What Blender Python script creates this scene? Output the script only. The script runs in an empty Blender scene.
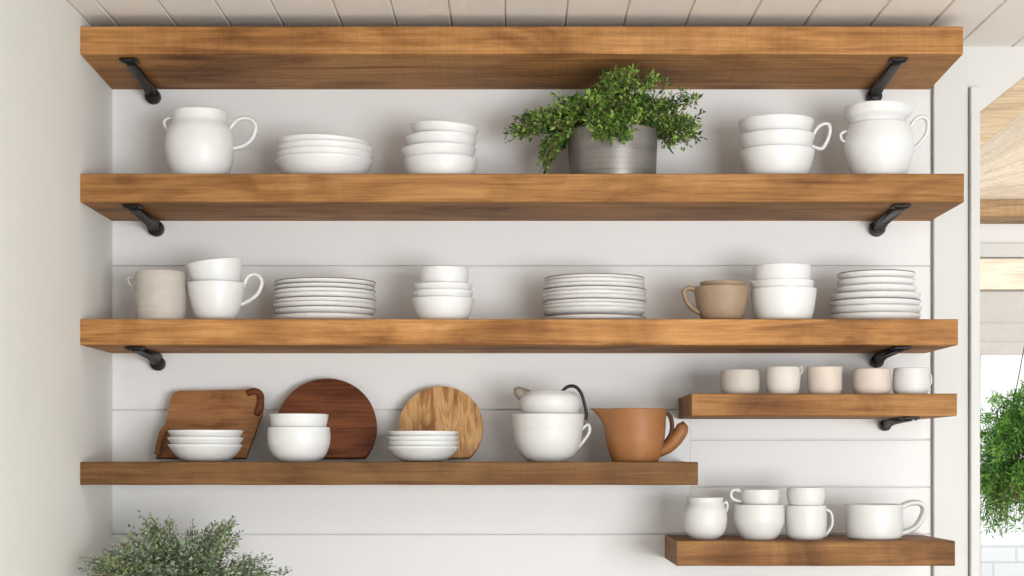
import bpy, bmesh, math, random
from mathutils import Vector, Matrix, noise
S = bpy.context.scene
COL = S.collection
PI = math.pi
# ------------------------------------------------------------------ camera
F = 1667.0            # focal length in pixels of a 1024 wide frame
DB = 3.6              # camera to back wall (m)
DF = 3.3333           # camera to the front edge of the shelves
CX, CY, ZC = 512.0, 458.0, 1.4
cam = bpy.data.cameras.new('camera'); co = bpy.data.objects.new('camera', cam); COL.objects.link(co)
cam.sensor_width = 36.0; cam.lens = F/1024*36.0
cam.shift_y = (CY-288)/1024.0
co.location = (0, -DB, ZC); co.rotation_euler = (PI/2, 0, 0)
cam.clip_start = 0.05
S.camera = co
# ------------------------------------------------------------------ world and light
w = bpy.data.worlds.new('sky'); S.world = w; w.use_nodes = True
bg = w.node_tree.nodes['Background']; bg.inputs[1].default_value = 1.0
# sky made brighter towards the garden side (+y) to whiten the far window
_n = w.node_tree.nodes; _l = w.node_tree.links
_tc = _n.new('ShaderNodeTexCoord'); _sx = _n.new('ShaderNodeSeparateXYZ'); _cr = _n.new('ShaderNodeValToRGB')
_l.new(_tc.outputs['Generated'], _sx.inputs[0]); _l.new(_sx.outputs['Y'], _cr.inputs[0]); _l.new(_cr.outputs[0], bg.inputs[0])
_cr.color_ramp.elements[0].position = 0.15; _cr.color_ramp.elements[0].color = (0.50, 0.545, 0.58, 1)
_cr.color_ramp.elements[1].position = 0.75; _cr.color_ramp.elements[1].color = (1.25, 1.28, 1.28, 1)
def area(name, loc, target, sx, sy, power, col):
    l = bpy.data.lights.new(name, 'AREA'); l.shape = 'RECTANGLE'; l.size = sx; l.size_y = sy
    l.energy = power; l.color = col
    o = bpy.data.objects.new(name, l); COL.objects.link(o); o.location = loc
    o.rotation_euler = (Vector(target)-Vector(loc)).to_track_quat('-Z', 'Y').to_euler()
    return o
area('window_daylight', (2.1, -5.3, 1.0), (0.0, 0.0, 1.75), 2.2, 1.5, 155, (0.985, 0.995, 1.0))
area('far_room_daylight', (2.6, 1.0, 2.0), (2.0, 2.4, 1.7), 0.8, 0.8, 10, (1.0, 0.95, 0.88))
area('garden_wall_fill', (2.6, 3.0, 3.2), (2.6, 4.4, 0.8), 2.0, 1.0, 45, (1.0, 1.0, 1.0))  # added fill lamp that brightens the white brick wall, no fixture stands there
S.view_settings.view_transform = 'Standard'; S.view_settings.look = 'None'
S.view_settings.gamma = 1.0; S.view_settings.use_curve_mapping = False
S.view_settings.exposure = 0.33

# ------------------------------------------------------------------ helpers
def X(px, d): return (px-CX)*d/F
def Z(py, d): return ZC+(CY-py)*d/F
def P(px, py, d): return Vector((X(px, d), d-DB, Z(py, d)))
def srgb(c): return tuple((v/255/12.92 if v/255 <= .04045 else ((v/255+.055)/1.055)**2.4) for v in c)+(1,)

def obj(name, bm, mats, parent=None, loc=None, smooth=True, kind=None):
    me = bpy.data.meshes.new(name)
    bmesh.ops.recalc_face_normals(bm, faces=bm.faces)
    if smooth:
        for f in bm.faces: f.smooth = True
    bm.to_mesh(me); bm.free()
    if not isinstance(mats, (list, tuple)): mats = [mats]
    for m in mats: me.materials.append(m)
    o = bpy.data.objects.new(name, me); COL.objects.link(o)
    if parent: o.parent = parent
    if loc is not None: o.location = loc
    if kind: o['kind'] = kind
    return o
def tag(o, label, cat, group=None, kind=None):
    o['label'] = label; o['category'] = cat
    if group: o['group'] = group
    if kind: o['kind'] = kind
    return o
def thing(name, loc, label, cat, group=None):
    o = bpy.data.objects.new(name, None); COL.objects.link(o); o.location = loc
    o.empty_display_size = .05
    return tag(o, label, cat, group)
def box(bm, x0, x1, y0, y1, z0, z1, bev=0.0, seg=2):
    vs = [bm.verts.new((x, y, z)) for x in (x0, x1) for y in (y0, y1) for z in (z0, z1)]
    fs = [(0,1,3,2),(4,6,7,5),(0,4,5,1),(2,3,7,6),(0,2,6,4),(1,5,7,3)]
    faces = [bm.faces.new([vs[i] for i in f]) for f in fs]
    if bev:
        ed = set(e for f in faces for e in f.edges)
        bmesh.ops.bevel(bm, geom=list(ed), offset=bev, segments=seg, affect='EDGES', profile=.6)
def prism(bm, pts, y0, y1, bev=0.0):
    """polygon in x,z extruded from y0 to y1"""
    a = [bm.verts.new((p[0], y0, p[1])) for p in pts]; b = [bm.verts.new((p[0], y1, p[1])) for p in pts]
    n = len(pts)
    fs = [bm.faces.new(a), bm.faces.new(b[::-1])]
    for i in range(n): bm.faces.new((a[i], b[i], b[(i+1) % n], a[(i+1) % n]))
    if bev:
        ed = set(fs[0].edges) | set(fs[1].edges)
        bmesh.ops.bevel(bm, geom=list(ed), offset=bev, segments=2, affect='EDGES', profile=.6)
def catmull(pts, n=4):
    out = []
    L = len(pts)
    for i in range(L-1):
        p0 = pts[max(i-1, 0)]; p1 = pts[i]; p2 = pts[i+1]; p3 = pts[min(i+2, L-1)]
        for k in range(n):
            t = k/n
            out.append(tuple(0.5*((2*b)+(-a+c)*t+(2*a-5*b+4*c-d)*t*t+(-a+3*b-3*c+d)*t**3) for a, b, c, d in zip(p0, p1, p2, p3)))
    out.append(tuple(pts[-1]))
    return out
def lathe(bm, prof, seg=56, spout=None, wob=0.0, seed=0, rimz=None):
    """prof: closed outline list of (r,z) starting and ending on the axis (r=0). spout=(angle, out, width, drop)"""
    rings = []
    zmax = max(p[1] for p in prof); zmin = min(p[1] for p in prof)
    for r, z in prof:
        if r < 1e-6:
            rings.append([bm.verts.new((0, 0, z))]); continue
        ring = []
        for i in range(seg):
            a = 2*PI*i/seg; rr = r; zz = z
            h = (z-zmin)/(zmax-zmin+1e-9)
            if wob:
                rr *= 1+wob*noise.noise(Vector((math.cos(a)*1.3, math.sin(a)*1.3, h*2.2+seed*7.1)))
                zz += wob*r*0.5*h*noise.noise(Vector((math.cos(a), math.sin(a), seed*3.3+9)))
            if spout:
                da = (a-spout[0]+PI) % (2*PI)-PI
                g = math.exp(-(da/spout[2])**2)*max(0, (h-spout[4])/(1-spout[4]))**2
                rr += spout[1]*g; zz += spout[3]*g
            ring.append(bm.verts.new((rr*math.cos(a), rr*math.sin(a), zz)))
        rings.append(ring)
    for A, B in zip(rings, rings[1:]):
        if len(A) == 1 and len(B) == 1: continue
        for i in range(seg):
            j = (i+1) % seg
            if len(A) == 1: bm.faces.new((A[0], B[j], B[i]))
            elif len(B) == 1: bm.faces.new((A[i], A[j], B[0]))
            else: bm.faces.new((A[i], A[j], B[j], B[i]))
def shell(outer, t, foot=True):
    """outer: (r,z) from base to rim, metres; returns closed profile with wall thickness t"""
    o = list(outer)
    r0 = o[0][0]
    prof = [(0, o[0][1]+.0015), (r0*.78, o[0][1]+.0015), (r0*.84, o[0][1]), (r0, o[0][1])] + o[1:]
    rr, rz = o[-1]
    prof += [(rr-t*.15, rz+t*.35), (rr-t*.5, rz+t*.5), (rr-t*.85, rz+t*.35)]
    fl = o[0][1]+t*1.6
    inner = [(max(r-t, .001), z) for r, z in reversed(o) if z > fl+t]
    prof += inner + [(max(inner[-1][0]*.8, .001), fl+t*.25), (max(inner[-1][0]*.4, .0008), fl), (0, fl)]
    return prof
def tube(bm, pts, rad, seg=12, flat=1.0, rads=None, smooth=4):
    """swept tube through 3d points lying roughly in the xz plane; flat scales the y thickness"""
    P3 = [Vector(p) for p in (catmull([tuple(p) for p in pts], smooth) if smooth else pts)]
    n = len(P3)
    rings = []
    for i, p in enumerate(P3):
        tg = (P3[min(i+1, n-1)]-P3[max(i-1, 0)]).normalized()
        side = Vector((0, 1, 0)); side = (side-tg*side.dot(tg))
        if side.length < .1: side = Vector((1, 0, 0))-tg*tg.x
        side.normalize(); up = tg.cross(side)
        if rads: 
            u = i/(n-1)*(len(rads)-1); k = min(int(u), len(rads)-2); r = rads[k]+(rads[k+1]-rads[k])*(u-k)
        else: r = rad
        rings.append([bm.verts.new(p+side*(math.cos(2*PI*j/seg)*r*flat)+up*(math.sin(2*PI*j/seg)*r)) for j in range(seg)])
    for A, B in zip(rings, rings[1:]):
        for j in range(seg): bm.faces.new((A[j], A[(j+1) % seg], B[(j+1) % seg], B[j]))
    for A, s in ((rings[0], -1), (rings[-1], 1)):
        c = sum((v.co for v in A), Vector())/seg
        tg = (P3[-1]-P3[-2]).normalized() if s == 1 else (P3[0]-P3[1]).normalized()
        cv = bm.verts.new(c+tg*(A[0].co-c).length*.5)
        for j in range(seg): bm.faces.new((A[j], A[(j+1) % seg], cv))

# ------------------------------------------------------------------ materials
def newmat(name):
    m = bpy.data.materials.new(name); m.use_nodes = True
    nt = m.node_tree; b = nt.nodes['Principled BSDF']
    return m, nt, b
def N(nt, t, **kw):
    n = nt.nodes.new(t)
    for k, v in kw.items(): setattr(n, k, v)
    return n
def ramp(nt, fac, stops):
    r = N(nt, 'ShaderNodeValToRGB'); e = r.color_ramp.elements
    e[0].position = stops[0][0]; e[0].color = stops[0][1]
    e[1].position = stops[-1][0]; e[1].color = stops[-1][1]
    for p, c in stops[1:-1]:
        x = e.new(p); x.color = c
    nt.links.new(fac, r.inputs[0]); return r.outputs[0]
def mapped(nt, scale, loc=(0, 0, 0), rot=(0, 0, 0)):
    tc = N(nt, 'ShaderNodeTexCoord'); mp = N(nt, 'ShaderNodeMapping')
    mp.inputs['Scale'].default_value = scale; mp.inputs['Location'].default_value = loc; mp.inputs['Rotation'].default_value = rot
    nt.links.new(tc.outputs['Object'], mp.inputs[0]); return mp.outputs[0]
def noi(nt, vec, sc=1, det=4, rough=.55, dist=0):
    n = N(nt, 'ShaderNodeTexNoise'); n.inputs['Scale'].default_value = sc; n.inputs['Detail'].default_value = det
    n.inputs['Roughness'].default_value = rough; n.inputs['Distortion'].default_value = dist
    nt.links.new(vec, n.inputs['Vector']); return n.outputs['Fac']
def mix(nt, fac, a, b, mode='MIX'):
    m = N(nt, 'ShaderNodeMix', data_type='RGBA', blend_type=mode)
    for s, v in ((m.inputs[0], fac), (m.inputs[6], a), (m.inputs[7], b)):
        if hasattr(v, 'links') or isinstance(v, bpy.types.NodeSocket): nt.links.new(v, s)
        else: s.default_value = v
    return m.outputs[2]
def bump(nt, b, h, st, dist=.002):
    n = N(nt, 'ShaderNodeBump'); n.inputs['Strength'].default_value = st; n.inputs['Distance'].default_value = dist
    nt.links.new(h, n.inputs['Height']); nt.links.new(n.outputs[0], b.inputs['Normal'])

def wood(name, light, mid, dark, seed=0, axis='X', grain=1.0, rough=.62, saw=.12, knots=True, rot=(0, 0, 0), patchy=1.0):
    m, nt, b = newmat(name)
    def sc(a, c): return {'X': (a, c, c), 'Y': (c, a, c), 'Z': (c, c, a)}[axis]
    L = (seed*3.7, seed*1.3, seed*2.1)
    g = noi(nt, mapped(nt, sc(2.2*grain, 42*grain), L, rot), 1, 9, .62, 1.2)
    c = ramp(nt, g, [(.28, srgb(dark)), (.46, srgb(mid)), (.68, srgb(light))])
    patch = noi(nt, mapped(nt, sc(3.2, 5.5), L), 1, 4, .6, .8)
    pr = ramp(nt, patch, [(.32, (.50, .42, .35, 1)), (.45, (.86, .82, .77, 1)), (.58, (1.12, 1.12, 1.12, 1))])
    c = mix(nt, patchy, c, pr, 'MULTIPLY')
    fine = noi(nt, mapped(nt, sc(9, 260), L), 1, 3, .6)
    c = mix(nt, .55, c, ramp(nt, fine, [(.35, (.66, .62, .58, 1)), (.6, (1.08, 1.08, 1.08, 1))]), 'MULTIPLY')
    if saw:
        sw = noi(nt, mapped(nt, sc(210, 4), L), 1, 2, .5)
        c = mix(nt, saw*1.5, c, ramp(nt, sw, [(.36, (.62, .58, .54, 1)), (.55, (1.05, 1.05, 1.05, 1))]), 'MULTIPLY')
    if knots:
        v = N(nt, 'ShaderNodeTexVoronoi'); v.inputs['Scale'].default_value = 1; v.inputs['Randomness'].default_value = 1
        nt.links.new(mapped(nt, sc(2.0, 8.0), L), v.inputs['Vector'])
        k = ramp(nt, v.outputs['Distance'], [(.05, (.30, .22, .16, 1)), (.13, (.66, .56, .48, 1)), (.24, (1, 1, 1, 1))])
        c = mix(nt, .9, c, k, 'MULTIPLY')
    nt.links.new(c, b.inputs['Base Color'])
    b.inputs['Roughness'].default_value = rough
    b.inputs['Specular IOR Level'].default_value = .22
    bump(nt, b, g, .5, .003)
    return m
def plain(name, col, rough=.5, metal=0, var=.04, sc=8, bumpst=.0, coat=0, spec=.5):
    m, nt, b = newmat(name)
    v = noi(nt, mapped(nt, (sc, sc, sc)), 1, 4)
    c0 = srgb(col); c1 = tuple(max(0, x*(1-var)) for x in c0[:3])+(1,); c2 = tuple(min(1, x*(1+var)) for x in c0[:3])+(1,)
    nt.links.new(ramp(nt, v, [(.3, c1), (.7, c2)]), b.inputs['Base Color'])
    b.inputs['Roughness'].default_value = rough; b.inputs['Metallic'].default_value = metal
    b.inputs['Coat Weight'].default_value = coat; b.inputs['Coat Roughness'].default_value = .15
    b.inputs['Specular IOR Level'].default_value = spec
    if bumpst: bump(nt, b, noi(nt, mapped(nt, (sc*6,)*3), 1, 5), bumpst, .001)
    return m
M = {}
M['paint'] = plain('white_painted_boards', (228, 227, 226), .6, var=.015, sc=3, bumpst=.05)
M['paint_left'] = plain('white_painted_plaster', (225, 224, 219), .75, var=.015, sc=2, bumpst=.08)
M['ceiling'] = plain('white_painted_ceiling_boards', (238, 234, 228), .65, var=.015, sc=3, bumpst=.04)
M['header'] = plain('white_header_paint', (208, 206, 203), .6, var=.015, sc=3)
M['trim'] = plain('white_trim_paint', (206, 206, 203), .5, var=.01, sc=3)
M['glaze'] = plain('white_glaze', (220, 220, 219), .44, var=.012, sc=14, bumpst=.04, coat=.12)
M['matte'] = plain('white_satin_stoneware', (210, 209, 207), .45, var=.025, sc=18, bumpst=.10)
M['plate'] = plain('plate_glaze', (221, 220, 219), .42, var=.02, sc=14, coat=.1)
M['rim'] = plain('clay_rim_gap_shade', (120, 110, 102), .6, var=.2, sc=30)  # dark clay rim that also paints the shadow gaps between stacked plates
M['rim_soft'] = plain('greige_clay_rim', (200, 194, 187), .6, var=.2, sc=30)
M['greige'] = plain('greige_stoneware', (184, 176, 167), .6, var=.05, sc=20, bumpst=.2)
M['greige_dark'] = plain('dark_greige_stoneware', (150, 139, 126), .6, var=.08, sc=20, bumpst=.2)
M['taupe'] = plain('taupe_stoneware', (152, 130, 106), .6, var=.10, sc=22, bumpst=.25)
M['blush'] = plain('blush_beige_stoneware', (204, 190, 178), .6, var=.05, sc=22, bumpst=.2)
M['beige'] = plain('beige_stoneware', (206, 199, 190), .6, var=.05, sc=22, bumpst=.2)
M['terracotta'] = plain('brown_terracotta', (150, 99, 56), .55, var=.14, sc=16, bumpst=.25)
M['iron'] = plain('black_iron', (15, 14, 13), .45, metal=.3, var=.2, sc=30, bumpst=.3)
M['black'] = plain('black_handle', (18, 17, 16), .35, var=.1)
M['soil'] = plain('dark_soil', (52, 40, 30), .95, var=.4, sc=60, bumpst=.8)
M['gap_shade'] = plain('dark_brown_gap_shade', (78, 48, 30), .6, var=.2, sc=30)
M['basket'] = plain('woven_basket', (150, 118, 82), .8, var=.25, sc=60, bumpst=.6)
M['stone'] = plain('pale_stone_worktop', (214, 210, 204), .35, var=.05, sc=6)
M['floor'] = wood('oak_floorboards', (226, 221, 212), (216, 209, 199), (196, 187, 175), 9, 'Y')
M['blind'] = plain('grey_linen_blind', (196, 192, 186), .9, var=.04, sc=40, bumpst=.3)
LT, MD, DK = (180, 134, 84), (160, 114, 66), (118, 78, 42)
M['zinc'], nt, b = newmat('brushed_zinc')
g = noi(nt, mapped(nt, (3, 3, 120)), 1, 5); g2 = noi(nt, mapped(nt, (14, 14, 10)), 1, 4)
nt.links.new(mix(nt, .5, ramp(nt, g, [(.3, srgb((104, 99, 94))), (.7, srgb((150, 146, 141)))]), ramp(nt, g2, [(.3, srgb((98, 93, 88))), (.7, srgb((148, 144, 140)))])), b.inputs['Base Color'])
b.inputs['Metallic'].default_value = .55; b.inputs['Roughness'].default_value = .42
def leafmat(name, c):
    m, nt, b = newmat(name)
    v = noi(nt, mapped(nt, (60, 60, 60)), 1, 3)
    c0 = srgb(c)
    nt.links.new(ramp(nt, v, [(.3, tuple(x*.7 for x in c0[:3])+(1,)), (.7, tuple(min(1, x*1.25) for x in c0[:3])+(1,))]), b.inputs['Base Color'])
    b.inputs['Roughness'].default_value = .5
    b.inputs['Subsurface Weight'].default_value = 0
    tr = N(nt, 'ShaderNodeBsdfTranslucent'); tr.inputs[0].default_value = tuple(min(1, x*1.3) for x in c0[:3])+(1,)
    ms = N(nt, 'ShaderNodeMixShader'); ms.inputs[0].default_value = .25
    nt.links.new(b.outputs[0], ms.inputs[1]); nt.links.new(tr.outputs[0], ms.inputs[2])
    nt.links.new(ms.outputs[0], nt.nodes['Material Output'].inputs[0])
    return m
GREEN = [leafmat('leaf_mid_green', (92, 128, 50)), leafmat('leaf_bright_green', (150, 182, 84)), leafmat('leaf_deep_green', (52, 84, 34)), leafmat('leaf_olive_green', (112, 122, 62))]
SAGE = [leafmat('leaf_sage', (134, 152, 124)), leafmat('leaf_pale_sage', (172, 186, 160)), leafmat('leaf_dark_sage', (82, 104, 76)), leafmat('leaf_yellow_sage', (140, 160, 92))]
FERN = [leafmat('leaf_fern', (96, 148, 58)), leafmat('leaf_fern_bright', (142, 190, 84)), leafmat('leaf_fern_dark', (54, 100, 38))]
M['stem'] = plain('plant_stem', (104, 92, 58), .7, var=.2, sc=30)

# ------------------------------------------------------------------ the room
sb = DB/F
XL = -.8638                      # left wall
XP = X(931, DB)                  # where the shiplap ends
ZCEIL = Z(47, DB)
XE = 3.6
bm = bmesh.new()
gap = .0028
def board(x0, x1, ya, yb):       # pixel rows ya (top) .. yb (bottom) at the wall
    box(bm, x0, x1, 0.0, .016, Z(yb, DB)+gap/2, Z(ya, DB)-gap/2, .0012, 1)
xr = XP-.001
board(XL, xr, 40, 84); board(XL, xr, 84, 266)
board(XL, xr, 266, 410)
xj = X(690, DB)
board(XL, xj, 410, 534)
board(xj, xr, 410, 439.5); board(xj, xr, 439.5, 487); board(xj, xr, 487, 534)
board(XL, xr, 534, 660); 
for k in range(7): board(XL, xr, 660+62*k*2, 660+62*(k+1)*2)
box(bm, XL-.1, XP+.01, .0075, .10, 0, ZCEIL+.02)
obj('wall_back', bm, M['paint'], smooth=False, kind='structure')
bm = bmesh.new(); box(bm, XL-.12, XL, -4.4, .10, 0, ZCEIL+.02)
obj('wall_left', bm, M['paint_left'], smooth=False, kind='structure')
# pilaster at the right end of the shiplap and its narrow edge strip
bm = bmesh.new(); box(bm, XP+.003, X(967, DB), -.012, .10, 0, ZCEIL, .0015, 1)
obj('trim_1', bm, M['trim'], smooth=False, kind='structure')
bm = bmesh.new(); box(bm, X(967, DB)+.0012, X(977, DB), -.026, .10, 0, Z(89, DB), .003, 2)
obj('trim_2', bm, M['trim'], smooth=False, kind='structure')
# ceiling boards running towards the camera
bm = bmesh.new()
x = X(95, DB*1.0)
ratio = (CY-0)/(CY-47)
xs = [CX+(p-CX)/ratio for p in [95, 157, 214, 270, 332, 390, 448, 505, 568, 630, 695, 762, 821, 891, 955, 1007]+list(range(1069, 1500, 62))]
xs = [X(p, DB) for p in xs]
edges = [XL-.0]+[v for v in xs if XL+.02 < v < XE]+[XE]
for a, b_ in zip(edges, edges[1:]):
    box(bm, a+.0011, b_-.0011, -4.4, .10, ZCEIL, ZCEIL+.016, .002, 1)
box(bm, XL-.12, XE, -4.4, .10, ZCEIL+.005, ZCEIL+.08)
obj('ceiling', bm, M['ceiling'], smooth=False, kind='structure')
bm = bmesh.new()
k = -2.0
while k < 4.2:
    box(bm, k, k+.148, -5.0, 2.6, -.03, 0, .002, 1); k += .15
obj('floor', bm, M['floor'], smooth=False, kind='structure')
# header over the opening: its lower edge slopes up to the right
bm = bmesh.new()
xa = X(967, DB)+.001
prism(bm, [(xa, Z(89, DB)+.001), (X(977, DB), Z(89, DB)), (X(977, DB), Z(114, DB)), (X(1050, DB), Z(54, DB)), (XE, Z(54, DB)), (XE, ZCEIL), (xa, ZCEIL)], -.004, .10)
obj('wall_header', bm, M['header'], smooth=False, kind='structure')
# ---- the room beyond the opening
D2 = 6.0
bm = bmesh.new()
xw0, xw1 = X(950, D2), XE
def wb(px0, px1, ya, yb, y0=2.4, y1=2.5):
    box(bm, X(px0, D2), px1, y0, y1, Z(yb, D2), Z(ya, D2))
wb(900, XE, -20, 292)                                    # above the window
box(bm, X(900, D2), X(972, D2), 2.4, 2.5, 0, Z(292, D2)) # left of the window
box(bm, X(972, D2), XE, 2.4, 2.5, 0, Z(620, D2))         # below the window
box(bm, X(1330, D2), XE, 2.4, 2.5, Z(620, D2), Z(292, D2))
obj('wall_far', bm, M['paint'], smooth=False, kind='structure')
bm = bmesh.new(); box(bm, X(900, D2), XE, 2.372, 2.4, Z(258, D2), Z(244, D2), .003)
obj('trim_3', bm, M['trim'], smooth=False, kind='structure')
M['pine'] = wood('pale_pine_boards', (246, 232, 214), (240, 222, 200), (226, 202, 174), 4, 'X', .25, saw=.0, knots=False, patchy=.15)
M['oak_grey'] = wood('weathered_oak', (190, 158, 122), (170, 138, 102), (134, 104, 74), 5, 'X', 1, saw=.2)
M['oak_rafter'] = wood('pale_oak_rafter', (220, 196, 166), (208, 182, 150), (184, 156, 124), 8, 'X', .8, saw=0, knots=False, rot=(0, -.675, 0), patchy=.25)
# sloping timber roof of the far room: rafter edge, pine boards, tie beam
DR = 3.85
bm = bmesh.new()
prism(bm, [(X(960, DR), Z(128, DR)), (X(1110, DR), Z(8, DR)), (X(1110, DR), Z(42, DR)), (X(960, DR), Z(164, DR))], DR-DB, DR-DB+.05, .004)
tag(obj('rafter', bm, M['oak_rafter'], smooth=False), 'pale oak rafter sloping up to the right above the opening', 'beam')
bm = bmesh.new()
# pine lining from the rafter down and back to the tie beam
n = 7
for i in range(n):
    t0, t1 = i/n, (i+1)/n-.012
    def row(t):
        d = DR+.06+(5.76-DR-.06)*t
        l = P(945, 172+(200-172)*t, d); r = P(1130, 20+(200-20)*t, d)
        return l, r
    l0, r0 = row(t0); l1, r1 = row(t1)
    up = Vector((0, .01, .02))
    q = [bm.verts.new(v) for v in (l0, r0, r1, l1)]; q2 = [bm.verts.new(v+up) for v in (l0, r0, r1, l1)]
    bm.faces.new(q); bm.faces.new(q2[::-1])
    for a in range(4): bm.faces.new((q[a], q2[a], q2[(a+1) % 4], q[(a+1) % 4]))
tag(obj('pine_lining', bm, M['pine'], smooth=False), 'pale pine boards lining the sloped roof behind the oak rafter', 'roof lining')
bm = bmesh.new(); box(bm, X(900, 5.88), 3.3, 2.2, 2.398, Z(216, 5.8), Z(195, 5.8), .004)
tag(obj('tie_beam', bm, M['oak_grey'], smooth=False), 'horizontal weathered oak beam under the pine lining in the far room', 'beam')
bm = bmesh.new(); box(bm, X(960, D2), X(1340, D2), 2.34, 2.399, Z(291, D2), Z(261, D2), .004)
M['pine2'] = wood('pale_pine_lintel', (250, 236, 220), (244, 226, 206), (232, 208, 182), 6, 'X', .7, saw=0, knots=False, patchy=.3)
tag(obj('window_lintel', bm, M['pine2'], smooth=False), 'pale pine lintel just above the grey blind', 'lintel')
# blind: folded linen
t = thing('roman_blind', (X(1150, D2), 2.36, Z(293, D2)), 'grey linen roman blind drawn up over the bright window at right', 'blind')
bm = bmesh.new()
x0, x1 = X(968, D2)-X(1150, D2), X(1332, D2)-X(1150, D2)
zs = [0, -(326-293), -(328-293), -(345-293), -(347-293), -(357-293)]
s2 = D2/F
box(bm, x0, x1, .0, .012, -33*s2, 0, .002)
obj('upper_panel', bm, M['blind'], t, smooth=False)
for a, b_, yy in ((-52, -31, -.012), (-63, -50, -.022)):
    bm = bmesh.new(); box(bm, x0, x1, yy, yy+.012, b_*0+a*s2, b_*s2, .003)
    obj('fold', bm, M['blind'], t, smooth=False)
# window frame, panes
bm = bmesh.new()
xa, xb, zt, zb = X(972, D2), X(1330, D2), Z(292, D2), Z(620, D2)
for args in ((xa, xa+.04, zb, zt), (xb-.04, xb, zb, zt), (xa, xb, zt-.04, zt), (xa, xb, zb, zb+.05), ((xa+xb)/2-.02, (xa+xb)/2+.02, zb, zt)):
    box(bm, args[0], args[1], 2.42, 2.47, args[2], args[3], .003)
wf = obj('window_1', bm, M['trim'], smooth=False, kind='structure')
gm, nt, b = newmat('window_glass'); b.inputs['Roughness'].default_value = 0; b.inputs['Transmission Weight'].default_value = 1; b.inputs['IOR'].default_value = 1.02
bm = bmesh.new(); box(bm, xa, xb, 2.444, 2.448, zb, zt)
obj('window_pane', bm, gm, wf, smooth=False)
# white brick garden wall outside
m, nt, b = newmat('white_brick')
br = N(nt, 'ShaderNodeTexBrick'); br.inputs['Scale'].default_value = 1; br.inputs['Brick Width'].default_value = .22; br.inputs['Row Height'].default_value = .075
br.inputs['Mortar Size'].default_value = .006
br.inputs['Color1'].default_value = (.93, .93, .92, 1); br.inputs['Color2'].default_value = (.88, .88, .87, 1); br.inputs['Mortar'].default_value = (.74, .74, .73, 1)
nt.links.new(mapped(nt, (1, 1, 1), rot=(PI/2, 0, 0)), br.inputs['Vector']); nt.links.new(br.outputs[0], b.inputs['Base Color']); b.inputs['Roughness'].default_value = .8
bm = bmesh.new(); box(bm, 1.2, 5.0, 4.4, 4.6, 0, Z(545, 8.0))
tag(obj('garden_wall', bm, m, smooth=False), 'low white brick wall outside, seen beneath the bushy green plant', 'wall')

# ------------------------------------------------------------------ shelves
YF = DF-DB
def shelf_mesh(x0, x1, pt, pb, seed, tilt=0.0, depth=-YF):
    """top and bottom pixel rows of the front face"""
    zt, zb = Z(pt, DF), Z(pb, DF)
    bm = bmesh.new()
    nx = 60; rows = []
    # cross section rounded at the front edges
    yb = -.0005
    e = .003
    th = zt-zb
    sec = [(yb, zb-zt), (YF+e, -th), (YF+e*.3, -th+e*.3), (YF, -th+e), (YF, -th*.66), (YF, -th*.33), (YF, -e), (YF+e*.3, -e*.3), (YF+e, 0), (yb, 0)]
    rng = random.Random(seed)
    for i in range(nx+1):
        x = x0+(x1-x0)*i/nx
        ring = []
        for j, (y, z) in enumerate(sec):
            dz = dy = 0
            if y < YF+.01:
                dy = .0014*noise.noise(Vector((x*7, z*30, seed*5.0)))
                if z < -.02: dz = .0010*noise.noise(Vector((x*9, 3, seed*3.0)))
            zz = z+dz+tilt*(-(y-yb)/(-YF)-0*1)*-1*0
            zz += -tilt*(1-(y/YF))          # back end lower
            xx = x
            ring.append(bm.verts.new((xx, y+max(dy, -.001), zt+zz)))
        rows.append(ring)
    for A, B in zip(rows, rows[1:]):
        for j in range(len(sec)): bm.faces.new((A[j], B[j], B[(j+1) % len(sec)], A[(j+1) % len(sec)]))
    bm.faces.new(rows[0][::-1]); bm.faces.new(rows[-1])
    return bm, zt
SG = 'reclaimed timber shelves on the shiplap wall'
XS = XL+.0006
def wmat(i, sx=0):
    return wood('honey_brown_timber_%d' % i, *[tuple(min(255, int(c*f)) for c in col) for col, f in ((LT, (1.02, .95, 1.06, .74, .94, .86)[i-1]), (MD, (1.02, .95, 1.06, .70, .94, .84)[i-1]), (DK, (1, 1, .98, .95, .95, .9)[i-1]))], seed=i*1.7, saw=(.12, .04, .04, .08, .07, .1)[i-1])
SH = {}
for i, (x0, x1, pt, pb, tilt, lab) in enumerate([
    (XS, X(963, DF), 26, 54, .012, 'topmost long thick timber shelf, empty, close under the ceiling'),
    (XS, X(964, DF), 173.5, 202, 0, 'second long timber shelf from the top, carrying the potted green plant'),
    (XS, X(958, DF), 319, 345, 0, 'third long timber shelf from the top, carrying three tall plate stacks'),
    (XS, X(698, DF), 462, 485, 0, 'lower left timber shelf carrying the cutting boards and brown pot'),
    (X(692, DF), X(957, DF), 393.5, 416, 0, 'short timber shelf at right holding five small beige cups'),
    (X(677, DF), X(955, DF), 541, 566, 0, 'lowest short timber shelf at right holding the large white mug')]):
    bm, zt = shelf_mesh(x0, x1, pt, pb, i+1, tilt)
    o = tag(obj('timber_shelf', bm, wmat(i+1), smooth=False), lab, 'shelf', SG)
    SH[i+1] = (zt, Z(pb, DF))
    # shift origin to the shelf's base
    c = Vector(((x0+x1)/2, YF/2, Z(pb, DF))); o.data.transform(Matrix.Translation(-c)); o.location = c
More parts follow.
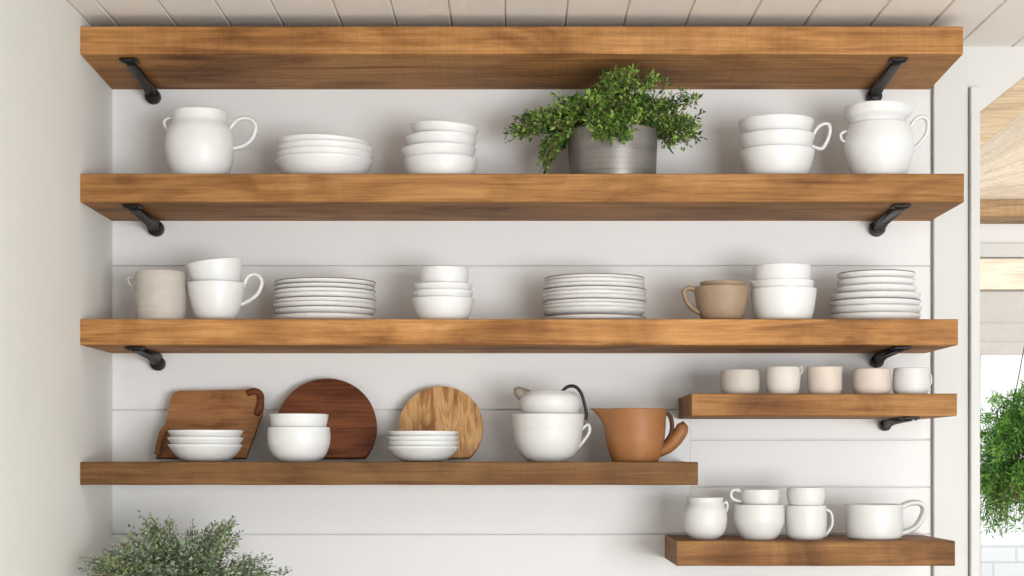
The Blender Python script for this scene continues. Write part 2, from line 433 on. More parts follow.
# ------------------------------------------------------------------ brackets
def bracket(px, sh, tiltdrop, y_back_py, label, tip=0, heavy=1.0):
    x = X(px, DB); zb = SH[sh][1]
    t = thing('shelf_bracket', (x, 0, zb), label, 'bracket', 'black iron brackets under the shelves')
    w = .0105*heavy
    end = zb-Z(y_back_py, DB)                       # how far the foot reaches down the wall
    # arm: flat bar under the shelf, deepening towards the wall
    bm = bmesh.new()
    y0 = YF+.03
    def ub(y): return -tiltdrop*(1-y/YF)-.0016
    pts = [(y0, ub(y0)), (-.006, ub(-.006)), (-.006, -end*.8), (-.03, -end*.62-.004), (-.07, ub(-.07)-.013*heavy), (y0+.03, ub(y0)-.008), (y0, ub(y0)-.007)]
    a = [bm.verts.new((-w, y, z)) for y, z in pts]; b_ = [bm.verts.new((w, y, z)) for y, z in pts]
    f1 = bm.faces.new(a); f2 = bm.faces.new(b_[::-1])
    for i in range(len(pts)): bm.faces.new((a[i], b_[i], b_[(i+1) % len(pts)], a[(i+1) % len(pts)]))
    bmesh.ops.bevel(bm, geom=list(set(f1.edges) | set(f2.edges)), offset=.0025, segments=2, affect='EDGES')
    obj('arm', bm, M['iron'], t)
    # round wall foot
    bm = bmesh.new()
    R = .0170*heavy
    zc = -end+R
    n = 28
    for yy0, yy1, rr in ((-.02, -.0005, R), (-.026, -.02, R*.7)):
        bmc = [(rr*math.cos(2*PI*k/n), zc+rr*math.sin(2*PI*k/n)*(1.0)) for k in range(n)]
        prism(bm, bmc, yy0, yy1, .0015)
    obj('wall_foot', bm, M['iron'], t)
    bm = bmesh.new()
    box(bm, -.017, .017, y0-.012, y0+.022, ub(y0)-.0045, ub(y0)-.0002, .001)
    for sx in (-.011, .011):
        prism(bm, [(sx+.003*math.cos(2*PI*k/10), ub(y0)-.006+.0) if False else (sx+.003*math.cos(2*PI*k/10), ub(y0)-.0055+.0015*math.sin(2*PI*k/10)) for k in range(10)], y0-.004, y0+.002)
    obj('fixing_plate', bm, M['iron'], t)
    return t
bracket(154, 1, .012, 105, 'black iron bracket under the left end of the topmost shelf', heavy=.95)
bracket(873, 1, .012, 105, 'black iron bracket under the right end of the topmost shelf', heavy=.95)
bracket(157, 2, 0, 237, 'black iron bracket under the left end of the second shelf', heavy=1.0)
bracket(876, 2, 0, 237, 'black iron bracket under the right end of the second shelf', heavy=1.0)
bracket(159, 3, 0, 371, 'black iron bracket under the left end of the third shelf', heavy=.9)
bracket(876, 3, 0, 368, 'black iron bracket under the right end of the third shelf', heavy=.8)
bracket(884, 5, 0, 431, 'black iron bracket under the short shelf of five cups', heavy=.7)

# ------------------------------------------------------------------ vessels
def place(cx, py_ref_shelf, back):
    d = DF+back
    return d
def outline(prof, d, z0, n=5):
    """prof: (radius px, photo row) bottom to top -> metres; first row is replaced by the base height"""
    s = d/F
    pts = [(prof[0][0]*s, 0.0)]+[(r*s, Z(py, d)-z0) for r, py in prof[1:]]
    return catmull(pts, n)
def vessel(name, cat, label, group, cx, back, sh, prof, mat, z0=None, t=.0035, handles=(), spout=None, ribs=0, wob=.012,
           tilt=0, extra=None, twist=0, hmat=None, force_thing=False):
    d = DF+back
    if z0 is None: z0 = SH[sh][0]
    base = Vector((X(cx, d), d-DB, z0+.0003))
    o = outline(prof, d, z0)
    if ribs:
        zt = o[-1][1]
        o2 = []
        m_ = 70
        for i in range(m_+1):
            z = zt*i/m_
            for (ra, za), (rb, zb_) in zip(o, o[1:]):
                if za <= z <= zb_+1e-6:
                    r = ra+(rb-ra)*((z-za)/max(zb_-za, 1e-6)); break
            o2.append((r+ribs*math.sin(z/zt*2*PI*7), z))
        o = o2
    bm = bmesh.new()
    seed = (cx*.37+sh*1.9) % 17
    sp = spout
    lathe(bm, shell(o, t), wob=wob, seed=seed, spout=sp)
    if not handles and not force_thing:
        b = obj(name, bm, mat, loc=base)
        tag(b, label, cat, group)
        b.rotation_euler = (0, tilt, twist)
        return b
    e = thing(name, base, label, cat, group)
    obj('body', bm, mat, e)
    for h in handles:
        bmh = bmesh.new()
        pts = [Vector((X(px, d)-base.x, 0, Z(py, d)-base.z)) for px, py in h['p']]
        tube(bmh, pts, h.get('r', 2.0)*d/F, flat=h.get('flat', 1.5), rads=[r*d/F for r in h['rads']] if 'rads' in h else None)
        if twist: pass
        obj(h.get('n', 'handle'), bmh, h.get('m', hmat or mat), e)
    e.rotation_euler = (0, tilt, twist)
    return e

def bowlprof(R, H, f, p, z0m, s, n=14):
    pts = []
    for i in range(n+1):
        u = i/n
        h = u*u*H if i else 0
        pts.append(((f+(R-f)*(u*u)**p)*s, h*s))
    return pts
ORD = ['top', 'second', 'third', 'fourth', 'fifth', 'sixth', 'seventh', 'eighth', 'ninth', 'tenth']
def ordlab(i, n, kind, where):
    if i == 0: return 'topmost %s of the stack %s' % (kind, where)
    if i == n-1: return 'bottom %s of the stack %s' % (kind, where)
    return '%s %s from top of stack %s' % (ORD[i], kind, where)
def stack(name, cat, kind, where, group, sh, back, items, mat, t=.0028):
    """items top to bottom: (cx, R, rim row, H px or None, foot, p, tilt)"""
    d = DF+back; s = d/F
    n = len(items)
    for i, (cx, R, rim, H, f, p, tilt) in enumerate(items):
        zr = Z(rim, d)
        if H is None: z0 = SH[sh][0]+.0003; H = (zr-z0)/s
        else: z0 = zr-H*s
        bm = bmesh.new(); lathe(bm, shell(bowlprof(R, H, f, p, z0, s), t), wob=.008, seed=i*2.3+cx*.11)
        o = obj(name, bm, mat, loc=(X(cx, d), d-DB, z0)); o.rotation_euler = (0, tilt, i*1.3)
        tag(o, ordlab(i, n, kind, where), cat, group)
def plates(where, group, sh, back, items, H, f, mat_rims, kind='white plate'):
    """items bottom to top: (cx, R, rim row); one mesh is shared by all plates of the stack with the same look"""
    d = DF+back; s = d/F
    n = len(items); protos = {}
    for i, (cx, R, rim, rm) in enumerate(items):
        key = (R, rm)
        if key not in protos:
            Rm = R*s; fm = f*R*s; Hm = H*s; t = .0026
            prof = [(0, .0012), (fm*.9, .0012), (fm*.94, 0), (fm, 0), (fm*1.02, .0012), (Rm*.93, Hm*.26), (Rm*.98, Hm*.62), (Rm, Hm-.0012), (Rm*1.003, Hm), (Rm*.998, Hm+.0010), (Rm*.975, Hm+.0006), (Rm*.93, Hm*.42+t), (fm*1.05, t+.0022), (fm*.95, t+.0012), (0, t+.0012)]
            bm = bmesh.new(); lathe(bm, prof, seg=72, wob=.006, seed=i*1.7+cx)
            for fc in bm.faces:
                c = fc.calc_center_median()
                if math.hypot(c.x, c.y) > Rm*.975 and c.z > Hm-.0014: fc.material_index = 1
            o = obj('plate', bm, [M['plate'], mat_rims[rm]])
            protos[key] = o
        else:
            o = protos[key].copy(); COL.objects.link(o)
        z0 = SH[sh][0]+.0003 if i == 0 else Z(rim, d)-H*s
        o.location = (X(cx, d), d-DB, z0); o.rotation_euler = (0, 0, i*2.1+.4)
        tag(o, ordlab(n-1-i, n, kind, where), 'plate', group)

G = M['glaze']; MT = M['matte']
W2 = 'white crockery on the second shelf'; W3 = 'crockery on the third shelf'
# --- second shelf
vessel('jug', 'jug', 'round white jug with a looped right handle, leftmost on the second shelf', None, 200, .085, 2,
       [(25, 181), (31, 168), (34, 152), (33.8, 142), (31.4, 131), (28.2, 124.5), (27.3, 121), (27.6, 113)], G,
       handles=[dict(p=[(230, 129), (238, 120), (249, 118.5), (256, 126), (253, 138), (244, 146), (232, 149)], r=2.3),
                dict(n='spout', p=[(174, 133), (168, 130), (164, 123), (167, 119), (173, 118)], r=1.5)])
stack('shallow_bowl', 'bowl', 'wide shallow white bowl', 'beside the round white jug', 'shallow bowls beside the jug', 2, .112,
      [(323, 47, 143.5, 21, 30, .42, .03), (325, 48.5, 149.5, 21, 30, .42, .01), (325, 48.5, 155.5, 21, 30, .42, 0), (324.5, 48.5, 162, None, 31, .42, 0)], M['plate'])
stack('bowl', 'bowl', 'small deep white bowl', 'left of the potted plant', 'deep bowls left of the potted plant', 2, .09,
      [(443, 34, 128, 24, 16, .45, .07), (441, 36, 139, 25, 17, .45, .03), (439, 37.5, 150, 25, 18, .45, .02), (440.5, 37, 160.5, None, 27, .32, 0)], G)
stack('bowl', 'bowl', 'white bowl', 'right of the potted plant', 'white bowls right of the potted plant', 2, .09,
      [(776, 37.5, 122, 30, 16, .45, .0)], G)
S.view_layers[0].update()
COL.objects['bowl.004' if 'bowl.004' in COL.objects else 'bowl']['label'] = 'white bowl nested on top of the handled cup right of the plant'
def capprof(R, rim, base, f, p=.45, n=9):
    return [(f+(R-f)*((i/n)**2)**p, base+(rim-base)*(i/n)**2) for i in range(n+1)]
vessel('cup', 'cup', 'wide white cup with a tall loop handle, between two bowls right of the plant', 'white bowls right of the potted plant', 776.5, .09, 2,
       capprof(38, 137, 168, 17), G, z0=Z(168, DF+.09), handles=[dict(p=[(812, 140), (815, 131), (822, 124.5), (829, 125), (829.5, 134), (826, 143), (821, 149), (811, 146)], r=1.9)], t=.0028, wob=.006)
stack('bowl', 'bowl', 'white bowl', 'x', 'white bowls right of the potted plant', 2, .09, [(777, 37.5, 152, None, 22, .36, 0)], G)
for o in COL.objects:
    if o.get('label', '').endswith('stack x'): o['label'] = 'white bowl standing on the shelf beneath the handled cup right of the plant'
vessel('jug', 'jug', 'white jug with a loop handle at the right end of the second shelf', None, 879, .085, 2,
       [(24, 181), (29.5, 168), (33.5, 153), (34, 142), (31.5, 131), (30, 126)], G,
       handles=[dict(p=[(908, 131), (915, 120), (923, 117), (928, 123), (925, 137), (911, 152)], r=2.2),
                dict(n='spout', p=[(847, 143), (842, 140), (841, 134), (847, 131)], r=1.5)])
vessel('creamer', 'creamer', 'small white pouring bowl with a lip, nested in the rightmost jug', None, 877, .085, 2,
       [(18, 135), (25, 127), (27.5, 121), (31.5, 116), (32.5, 108)], G, z0=Z(135, DF+.085), spout=(0.0, .012, .28, .002, .3), t=.003)
# --- third shelf
vessel('crock', 'crock', 'ribbed greige crock with a tiny ear, leftmost on the third shelf', None, 161, .08, 3,
       [(23.5, 322), (25, 312), (25.2, 290), (25, 277), (24.5, 273)], M['greige'], ribs=.0004,
       handles=[dict(p=[(138, 290), (131, 285), (128, 279), (131, 277), (138, 281)], r=1.3)])
vessel('cup', 'cup', 'white teacup with a round handle standing beside the ribbed greige crock', 'teacups beside the ribbed crock', 216.5, .082, 3,
       capprof(28.8, 284, 321.5, 15, .38), G, handles=[dict(p=[(243, 288), (248, 277), (256, 274.5), (262, 281), (259, 292), (252, 299), (241, 305)], r=2.0)], t=.0028, wob=.006)
vessel('cup', 'cup', 'tilted white cup stacked in the teacup beside the ribbed crock', 'teacups beside the ribbed crock', 218, .082, 3,
       capprof(28.2, 263, 293, 13, .38), G, z0=Z(291, DF+.082), t=.0028, wob=.006, tilt=-.12)
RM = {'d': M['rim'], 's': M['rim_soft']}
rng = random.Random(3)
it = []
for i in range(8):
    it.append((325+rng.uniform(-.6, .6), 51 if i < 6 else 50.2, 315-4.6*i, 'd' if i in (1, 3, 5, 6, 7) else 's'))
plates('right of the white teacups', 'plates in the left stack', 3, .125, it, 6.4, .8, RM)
stack('bowl', 'bowl', 'small white bowl', 'between two plate stacks', 'bowls between the plate stacks', 3, .08,
      [(444, 25, 269, 29, 17, .2, 0), (443.5, 29.5, 285, 19, 15, .46, -.015), (443.5, 30, 292, 19, 17, .42, 0), (443, 31.3, 299.5, None, 19, .36, 0)], G)
it = []
for i in range(10):
    it.append((594+rng.uniform(-.6, .6), (52 if i < 7 else 51) if i < 9 else 50, 315-4.0*i, 's' if i % 3 else 'd'))
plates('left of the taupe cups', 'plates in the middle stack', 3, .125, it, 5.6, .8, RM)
T = M['taupe']
vessel('cup', 'cup', 'taupe stoneware cup with a left ear handle, standing on the third shelf', 'taupe cups', 721.5, .08, 3,
       capprof(27.8, 288, 321.5, 15, .34), T, handles=[dict(p=[(698, 291), (690, 288), (684, 291), (686, 300), (691, 307), (699, 313)], r=2.6, flat=1.8)], t=.003)
vessel('cup', 'cup', 'taupe stoneware cup without a handle nested inside the eared taupe cup', 'taupe cups', 723, .08, 3,
       capprof(23.0, 283, 312, 10, .45), T, z0=Z(312, DF+.08), t=.0028)
vessel('bowl', 'bowl', 'large round white bowl standing beside the taupe cups, bottom of its stack', 'white bowls beside the taupe cups', 783.5, .085, 3,
       capprof(32.8, 290, 321.5, 23, .30), G, t=.0028, wob=.006)
vessel('pouring_bowl', 'bowl', 'white pouring bowl with a thin lip pointing left, middle of its stack', 'white bowls beside the taupe cups', 783, .085, 3,
       capprof(30.6, 282, 309, 20, .33), G, z0=Z(309, DF+.085), t=.0022, wob=.004, spout=(PI, .008, .2, .001, .5))
vessel('bowl', 'bowl', 'straight white bowl on top of the stack beside the taupe cups', 'white bowls beside the taupe cups', 782, .085, 3,
       [(15, 304), (20, 299), (25, 291), (27.2, 284), (28.3, 277), (28.6, 267)], G, z0=Z(304, DF+.085), t=.0028, wob=.006)
it = [(875, 44.5, 315, 's'), (876, 45, 308.5, 's'), (874.5, 45, 302, 'd'), (875.5, 44, 295.5, 's'), (876, 39.5, 288, 's'), (876, 38.5, 281, 's'), (876, 38, 274, 'd')]
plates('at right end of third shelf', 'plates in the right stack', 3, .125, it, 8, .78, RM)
# --- lower left shelf
stack('shallow_bowl', 'bowl', 'shallow white bowl', 'before the rectangular cutting board', 'shallow bowls before the rectangular board', 4, .09,
      [(206, 37.5, 431, 17, 18, .5, 0), (205.5, 37.5, 438, 17, 18, .5, 0.01), (205.5, 37, 445, None, 18, .5, 0)], G)
vessel('bowl', 'bowl', 'deep round white bowl standing before the dark round board', 'deep bowls before the dark round board', 299, .08, 4,
       [(19, 462), (26, 456), (30.5, 445), (31.3, 436), (30.8, 428)], G, t=.0028, wob=.006)
vessel('bowl', 'bowl', 'deep white bowl nested on top before the dark round board', 'deep bowls before the dark round board', 299, .08, 4,
       [(16, 446), (22, 438), (27, 427), (29.5, 415)], G, z0=Z(446, DF+.08), t=.0028, wob=.008)
stack('shallow_bowl', 'bowl', 'shallow white bowl', 'before the striped round board', 'shallow bowls before the striped board', 4, .09,
      [(423, 35.5, 432, 15.5, 17, .5, 0), (423, 36, 437, 15.5, 17, .5, 0), (423.3, 35.5, 442, 15.5, 17, .5, 0), (423, 36, 447, None, 17, .5, 0)], G)
vessel('cup', 'cup', 'large white cup with a small pointed handle beside the brown pot', None, 548, .09, 4,
       [(19, 462), (27, 455), (32.5, 443), (34.5, 430), (35.2, 426), (36, 415)], MT, t=.0032,
       handles=[dict(p=[(581, 430), (587, 425), (589.5, 427), (588, 435), (576, 450)], r=1.7)])
e = vessel('teapot', 'teapot', 'squat white teapot with a black loop handle, nested in the large cup', None, 550, .09, 4,
       [(17, 433), (24, 425), (28.5, 412), (30.5, 404), (29.5, 397), (25, 392.5)], MT, z0=Z(431, DF+.09), t=.003,
       handles=[dict(n='spout', m=M['greige_dark'], p=[(534, 402), (525, 396), (516, 390)], rads=[9, 7.5, 4.2], flat=1.3),
                dict(n='loop_handle', m=M['black'], p=[(560, 394), (567, 387), (575, 386.5), (581, 393), (584.5, 404), (586.5, 414), (586, 419)], r=1.7)])
e['label'] = 'squat white teapot with a black loop handle and greige spout, nested in the large cup'
vessel('pouring_pot', 'pot', 'brown terracotta pouring pot with a thick carved handle, right end of lower left shelf', None, 635, .085, 4,
       [(23, 462), (25.5, 455), (29, 442), (30.5, 428), (31, 417), (32.5, 410)], M['terracotta'], t=.004, spout=(PI, .026, .30, .001, .55),
       handles=[dict(n='carved_handle', p=[(657, 454), (667, 448), (675, 440), (681, 431), (682.5, 425)], rads=[4, 6, 7, 7, 5.5], flat=1.5, m=M['terracotta']),
                dict(n='handle_gap_shade', p=[(665, 412), (670, 416), (672, 426), (670, 436), (662, 446)], r=2.2, flat=2, m=M['gap_shade'])])  # dark band painting the shaded gap inside the handle, with its upper joint
# --- cups on the short shelf
CG = 'small cups on the short shelf'
vessel('beaker', 'cup', 'leftmost small cup on the short shelf, plain greige', CG, 740, .06, 5,
       [(17, 395), (19.3, 389), (19.5, 378), (19, 371)], M['greige'], t=.003)
vessel('beaker', 'cup', 'second small beige cup from the left on the short shelf, with a thumb nub', CG, 783, .06, 5,
       [(14.5, 395), (16.5, 389), (17.3, 378), (17, 368)], M['beige'], t=.003, handles=[dict(n='thumb_nub', p=[(798, 370), (801, 366.5), (802, 371), (799, 376)], r=1.1)])
vessel('beaker', 'cup', 'middle small blush beige cup on the short shelf', CG, 824.5, .06, 5,
       [(15, 395), (17, 389), (17.2, 378), (18, 368)], M['blush'], t=.003)
vessel('beaker', 'cup', 'fourth small cup from the left on the short shelf, blush with a wide mouth', CG, 871.5, .06, 5,
       [(16, 395), (18.6, 389), (19, 378), (18.7, 370)], M['blush'], t=.003)
vessel('beaker', 'cup', 'rightmost small cup on the short shelf, white with a slim ear', CG, 911, .06, 5,
       [(15.5, 395), (18, 389), (18, 378), (17, 369)], M['matte'], t=.003, handles=[dict(p=[(926, 374), (930.5, 375), (931, 383), (926, 389)], r=1.0)])
# --- lowest shelf
vessel('sugar_pot', 'pot', 'small round white pot with a narrow neck, leftmost on the lowest shelf', None, 705, .07, 6,
       [(12, 540), (19, 533), (22, 521), (21, 510), (17.8, 502), (18.3, 498)], MT, t=.003, handles=[dict(p=[(721, 507), (726, 502), (727.5, 506), (726, 512)], r=1.3)])
vessel('jar', 'jar', 'wide white jar carrying an eared bowl on the lowest shelf', None, 759, .07, 6,
       [(16, 540), (21, 533), (25, 522), (25, 512), (24.3, 505)], MT, t=.003)
vessel('small_bowl', 'bowl', 'small white bowl with an ear, sitting in the wide jar', None, 760, .07, 6,
       [(13, 512), (18, 505), (19.3, 499), (19.5, 490)], MT, z0=Z(512, DF+.07), t=.0028, handles=[dict(p=[(742, 492), (735, 489.5), (731, 493), (733, 499), (742, 502)], r=1.7)])
vessel('mug', 'mug', 'narrow white mug with a slim ear, right of the wide jar', None, 806, .07, 6,
       [(16, 540), (19.5, 534), (20.6, 520), (20, 506)], MT, t=.003, handles=[dict(p=[(825, 509), (831, 513), (832, 525), (825, 536)], r=1.5)])
vessel('small_bowl', 'bowl', 'small round white bowl sitting on top of the narrow mug', None, 806, .07, 6,
       [(12, 512), (16.5, 506), (19, 497), (18.5, 488)], MT, z0=Z(512, DF+.07), t=.0028)
vessel('mug', 'mug', 'large straight white mug with a big ear, rightmost on the lowest shelf', None, 874, .08, 6,
       [(24, 540), (27, 536), (28.3, 525), (28.3, 505)], MT, t=.0032, handles=[dict(p=[(899, 508), (908, 503.5), (919, 503), (924, 509), (920, 521), (912, 529), (899, 534)], r=3.0, flat=2.6)])

# ------------------------------------------------------------------ boards leaning on the wall
def round_board(cx, cy, R, base, mat, label, yb, lean, th=.016):
    d = DB+yb
    s = d/F
    z0 = SH[4][0]
    hc = (base-cy)*s; Rm = R*s
    a0 = math.asin(min(1, hc/Rm))
    pts = []
    n = 72
    a_start, a_end = -PI/2+(PI/2-a0), PI+a0
    a_start = -a0
    for i in range(n+1):
        a = a_start+(PI+2*a0)*i/n
        pts.append((Rm*math.cos(a), hc+Rm*math.sin(a)))
    bm = bmesh.new(); prism(bm, pts, -th, 0, .003)
    o = obj('round_board', bm, mat, loc=(X(cx, d), yb, z0+.0045)); o.rotation_euler = (-lean, 0, 0)
    for f in o.data.polygons: f.use_smooth = len(f.vertices) == 4
    return tag(o, label, 'cutting board', 'round cutting boards on the lower left shelf')
M['walnut'] = wood('dark_walnut', (132, 78, 48), (104, 59, 35), (72, 39, 23), 3, 'X', 1.2, .5, saw=0, knots=False)
# acacia: broad wavy stripes running upright
m, nt, b = newmat('striped_acacia'); M['acacia'] = m
nn = noi(nt, mapped(nt, (26, 4, 4), rot=(0, .5, 0)), 1, 6, .6, 1.4)
c = ramp(nt, nn, [(.30, srgb((110, 68, 36))), (.43, srgb((156, 106, 58))), (.52, srgb((204, 162, 108))), (.60, srgb((170, 120, 70))), (.72, srgb((196, 150, 96)))])
nt.links.new(c, b.inputs['Base Color']); b.inputs['Roughness'].default_value = .5
round_board(326, 430, 50.5, 462, M['walnut'], 'large dark walnut round board leaning on the wall behind deep bowls', -.062, .25)
round_board(441, 430, 42.3, 462, M['acacia'], 'striped acacia round board leaning on the wall behind shallow bowls', -.062, .25)
# rectangular board
M['teak'] = wood('warm_teak', (182, 134, 92), (162, 114, 74), (122, 80, 50), 7, 'X', 1, .5, saw=0, knots=False)
yb = -.062; d = DB+yb; s = d/F; z0 = SH[4][0]
t = thing('cutting_board', (X(205, d), yb, z0+.0048), 'slanted rectangular brown cutting board with a folded corner, leftmost on its shelf', 'cutting board')
pts = [(157, 462), (160, 452), (163, 440), (166, 420), (169, 402), (172, 396), (178, 394), (215, 394), (250, 393), (258, 394), (262, 399), (262.5, 410), (261, 420), (257, 425), (254, 440), (247, 462)]
bm = bmesh.new(); prism(bm, [((px-205)*s, (462-py)*s*1.03) for px, py in reversed(pts)], -.016, 0, .003)
obj('panel', bm, M['teak'], t, smooth=False)
bm = bmesh.new()
tube(bm, [((px-205)*s, yy, (462-py)*s*1.03) for px, py, yy in ((246, 397, -.015), (253, 395.5, -.019), (259, 399, -.019), (259.5, 409, -.019), (256, 419, -.016))], 3.6*s, flat=.8)
obj('folded_corner', bm, M['walnut'], t)
bm = bmesh.new()
tube(bm, [((px-205)*s, yy, (462-py)*s*1.03) for px, py, yy in ((167, 432, -.020), (163, 438, -.023), (161, 448, -.023), (159, 459, -.021))], 3.2*s, flat=.8)
obj('rolled_edge', bm, M['teak'], t)
t.rotation_euler = (-.25, 0, 0)

# ------------------------------------------------------------------ plants
def leaf(bm, p, dirv, L, W, mi, rng):
    dirv = dirv.normalized()
    side = dirv.cross(Vector((rng.uniform(-1, 1), rng.uniform(-1, 1), rng.uniform(-1, 1))))
    if side.length < 1e-3: return
    side.normalize(); nrm = side.cross(dirv)
    a = bm.verts.new(p); t_ = bm.verts.new(p+dirv*L-nrm*L*.15)
    m1 = bm.verts.new(p+dirv*L*.5+nrm*L*.08)
    l1 = bm.verts.new(p+dirv*L*.45+side*W*.5); r1 = bm.verts.new(p+dirv*L*.45-side*W*.5)
    for f in ((a, m1, l1), (a, r1, m1), (m1, t_, l1), (m1, r1, t_)):
        fc = bm.faces.new(f); fc.material_index = mi
def bez(a, b, c, t): return a*(1-t)**2+b*2*t*(1-t)+c*t*t
def sprays(stems, leaves_per, L, W, mats, weights, rng, stemr=.0007, start=.3, par=None, spread=1.0, jitter=.004):
    bl = bmesh.new(); bs = bmesh.new()
    for A, Bc, C_ in stems:
        pts = [bez(A, Bc, C_, k/6) for k in range(7)]
        tube(bs, pts, stemr, seg=4, smooth=0)
        tone = rng.choices(range(len(mats)), weights)[0]
        for k in range(leaves_per):
            t_ = start+(1-start)*rng.random()
            p = bez(A, Bc, C_, t_); q = bez(A, Bc, C_, min(1, t_+.05)) if t_ < .95 else C_+(C_-Bc)*.1
            tg = (q-p).normalized() if (q-p).length > 1e-6 else Vector((0, 0, 1))
            rv = Vector((rng.gauss(0, 1), rng.gauss(0, 1), rng.gauss(0, 1))).normalized()
            p = p+rv*jitter*rng.random()
            mi = tone if rng.random() < .6 else rng.choices(range(len(mats)), weights)[0]
            sc = rng.uniform(.6, 1.15)
            leaf(bl, p, tg*.6+rv*spread, L*sc, W*sc, mi, rng)
    o1 = obj('foliage', bl, mats, par, smooth=False); o2 = obj('stems', bs, M['stem'], par)
    return o1, o2
# potted plant
rng = random.Random(11)
bk = .10; d = DF+bk; s = d/F
base = Vector((X(612.5, d), d-DB, SH[2][0]+.0003))
t = thing('potted_plant', base, 'bushy green trailing herb in a grey metal pot on the second shelf', 'plant')
bm = bmesh.new()
op = outline([(42.5, 183), (43.3, 175), (44, 160), (44.6, 145), (45, 133)], d, SH[2][0])
lathe(bm, shell(op, .0025), seg=72)
obj('pot', bm, M['zinc'], t)
bm = bmesh.new(); zs_ = Z(140, d)-base.z
lathe(bm, [(0, zs_-.012), (41*s, zs_-.012), (41.4*s, zs_), (20*s, zs_+.004), (0, zs_+.005)], seg=32, wob=.01)
obj('soil', bm, M['soil'], t)
clus = [(548, 122, 18, 3), (524, 128, 10, 1.6), (512, 135, 5, .5), (548, 150, 9, 1.6), (544, 163, 5, 1.2), (570, 112, 14, 3), (595, 103, 14, 3.4), (612, 90, 11, 2), (620, 78, 5, .8), (640, 103, 14, 3.2),
        (652, 88, 7, 1.0), (662, 112, 13, 2.2), (682, 118, 12, 1.8), (697, 125, 8, 1.0), (688, 142, 8, 1.2), (672, 138, 8, .9), (694, 102, 5, .5), (606, 142, 9, 2.8), (596, 148, 6, 1.3), (622, 148, 6, 1.1), (590, 125, 12, 2), (625, 122, 14, 2.2), (645, 126, 10, 1)]
stems = []
for k in range(330):
    c = rng.choices(clus, [q[3] for q in clus])[0]
    ex, ey = rng.gauss(c[0], c[2]*.5), rng.gauss(c[1], c[2]*.5)
    ex = min(max(ex, 505), 708); ey = max(ey, 70)
    sx = 612.5+(ex-612.5)*.3+rng.uniform(-8, 8); sx = min(max(sx, 580), 645)
    yo = rng.uniform(-.035, .035)
    A = P(sx, 138, d)+Vector((0, yo, 0))-base
    inpot = 566 < ex < 660
    ye = rng.uniform(-.075, .065) if not (inpot and ey > 130) else rng.uniform(-.112, -.098)
    if not inpot: ye = rng.uniform(-.06, .07)
    if ey < 88: ye = rng.uniform(-.095, -.05)
    C_ = P(ex, ey, d)+Vector((0, ye, 0))-base
    my = min(ey, 126)-rng.uniform(4, 20)
    Bc = P(sx*.45+ex*.55, max(my, 72), d)+Vector((0, yo*.4+ye*.75, 0))-base
    zmax = 2.180-base.z
    C_.z = min(C_.z, zmax); Bc.z = min(Bc.z, zmax)
    stems.append((A, Bc, C_))
for C in [(606, 78), (668, 82), (634, 62), (700, 98), (704, 112), (530, 112)]:
    A = P(612.5+(C[0]-612.5)*.3, 138, d)-base
    ey = max(C[1], 68); off = Vector((0, -.07, 0))
    tip = P(C[0], ey, d-.07)-base; tip.z = min(tip.z, 2.186-base.z)
    stems.append((A, P(612+(C[0]-612)*.7, ey+22, d)+off-base, tip))
sprays(stems, 34, .0135, .0062, GREEN, (4, 4, 2.6, 1.5), rng, par=t, start=.35, jitter=.008)
# sage coloured bush on the worktop, bottom left
bz = Z(668, 3.25)
bm = bmesh.new(); box(bm, XL+.001, .62, -.62, -.001, bz-.04, bz, .003)
tag(obj('worktop', bm, M['stone'], smooth=False), 'pale stone worktop under the sage green bush, below the shelves', 'worktop')
bm = bmesh.new(); box(bm, XL+.001, .60, -.58, -.001, .10, bz-.0405, .002); box(bm, XL+.001, .58, -.52, -.001, .0005, .10)
cb = tag(obj('base_cabinet', bm, M['trim'], smooth=False), 'white base cabinet carrying the pale stone worktop', 'cabinet')
for k in range(3):
    bm = bmesh.new(); xa = XL+.01+k*.485; box(bm, xa, xa+.475, -.60, -.5805, .12, bz-.05, .003)
    dr = obj('door', bm, M['trim'], cb, smooth=False)
    bm = bmesh.new(); tube(bm, [(xa+.43, -.60, .60), (xa+.43, -.625, .605), (xa+.43, -.625, .70), (xa+.43, -.60, .705)], .005)
    obj('handle', bm, M['iron'], dr)
d = 3.28; s = d/F
base = Vector((X(185, d), d-DB, bz+.0003))
t = thing('potted_bush', base, 'fine-leaved sage green bush at the bottom left below the shelves', 'plant')
bm = bmesh.new()
op = outline([(34, 0), (38, 640), (42, 615), (44, 600)], d, bz)
lathe(bm, shell(op, .004)); obj('pot', bm, M['greige'], t)
bm = bmesh.new(); zs_ = Z(607, d)-base.z
lathe(bm, [(0, zs_-.012), (40*s, zs_-.012), (40.3*s, zs_), (0, zs_+.004)], seg=32); obj('soil', bm, M['soil'], t)
rng = random.Random(5)
clus = [(155, 530, 14, 2.0), (160, 519, 6, .8), (128, 545, 11, 1.6), (108, 556, 10, 1.6), (95, 568, 9, 1.5), (185, 545, 16, 2.2), (205, 540, 12, 1.6), (222, 528, 8, 1.2), (226, 523, 4, .5), (235, 538, 6, .7), (212, 558, 14, 1.8), (245, 565, 10, 1.3), (266, 564, 6, .8), (276, 575, 7, .8), (150, 562, 16, 2.4), (180, 570, 18, 2.6), (120, 575, 14, 1.8), (230, 580, 14, 1.6), (150, 590, 20, 1.4), (210, 592, 20, 1.4)]
stems = []
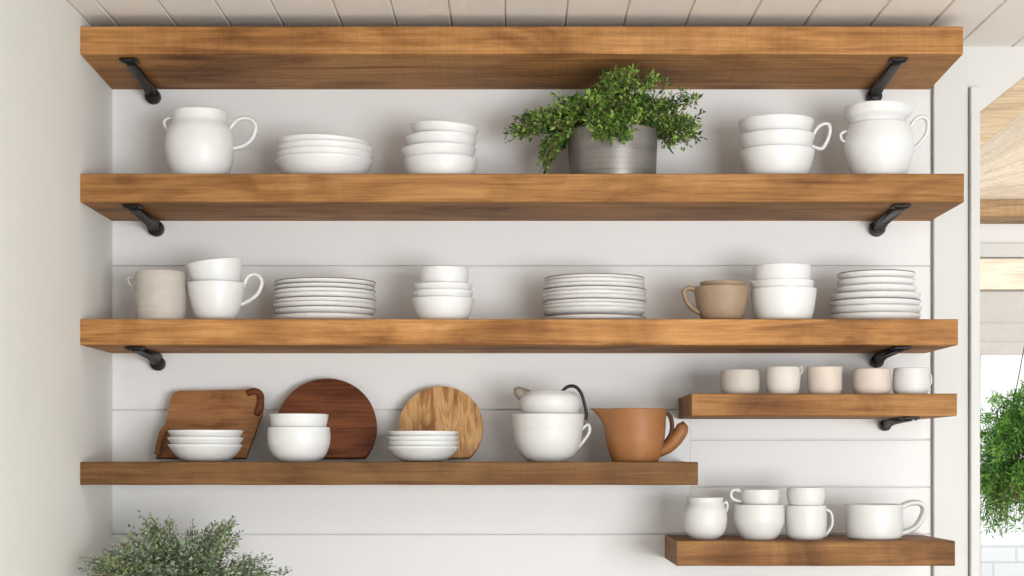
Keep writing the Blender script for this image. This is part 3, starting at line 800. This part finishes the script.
for k in range(360):
    c = rng.choices(clus, [q[3] for q in clus])[0]
    ex, ey = rng.gauss(c[0], c[2]*.55), rng.gauss(c[1], c[2]*.55)
    ex = max(ex, 88); ey = max(ey, 513)
    sx = 185+(ex-185)*.2+rng.uniform(-6, 6)
    yo = rng.uniform(-.04, .04)
    A = P(sx, 606, d)+Vector((0, yo, 0))-base
    ye = rng.uniform(-.11, .11)
    C_ = P(ex, ey, d)+Vector((0, ye, 0))-base
    Bc = P(sx*.55+ex*.45, ey*.45+600*.55-20, d)+Vector((0, (yo+ye)/2, 0))-base
    stems.append((A, Bc, C_))
stems.append((P(190, 606, d)-base, P(192, 560, d)-base, P(193, 520, d)-base))
sprays(stems, 32, .0088, .0052, SAGE, (5, 4, 3.2, 1.2), rng, par=t, start=.42, jitter=.009, stemr=.0006)
# hanging plant before the far window
d = 4.7; s = d/F
c0 = P(1032, 458, d)
t = thing('hanging_plant', P(1026, 500, d), 'bright green bushy hanging plant in front of the window at the right edge', 'plant')
base = t.location.copy()
bm = bmesh.new()
lathe(bm, shell(catmull([(.03, -.0), (.055, .015), (.075, .045), (.082, .075)], 4), .004)); obj('basket', bm, M['basket'], t)
bm = bmesh.new()
for k in range(3):
    a = 2*PI*k/3+.5
    tube(bm, [(.08*math.cos(a), .08*math.sin(a), .072), (.03*math.cos(a), .03*math.sin(a), .30), (0, 0, .46), ], .0016, seg=6)
ztop = Z(200, 5.8)-base.z
tube(bm, [(0, 0, .46), (0, 0, .7), (0, 0, .90)], .0018, seg=6)
obj('hanging_cord', bm, M['stem'], t)
rng = random.Random(8)
stems = []
for k in range(480):
    a = rng.uniform(0, 2*PI); el = rng.uniform(-1.0, 1.35)
    R = rng.uniform(.10, .19)*(1.1 if el < .2 else 1.15)
    A = Vector((.04*math.cos(a), .04*math.sin(a), .07))
    dx, dy = R*math.cos(el)*math.cos(a)*.86, R*math.cos(el)*math.sin(a)*.86
    zt = .06+R*math.sin(el)*(1.22 if el > 0 else 1.05)
    C_ = Vector((dx, dy, zt))
    Bc = Vector((dx*.75, dy*.75, max(zt, .07)+.05))
    stems.append((A, Bc, C_))
sprays(stems, 48, .019, .0045, FERN, (4, 4, 2.5), rng, par=t, start=.3, jitter=.012, stemr=.0007)
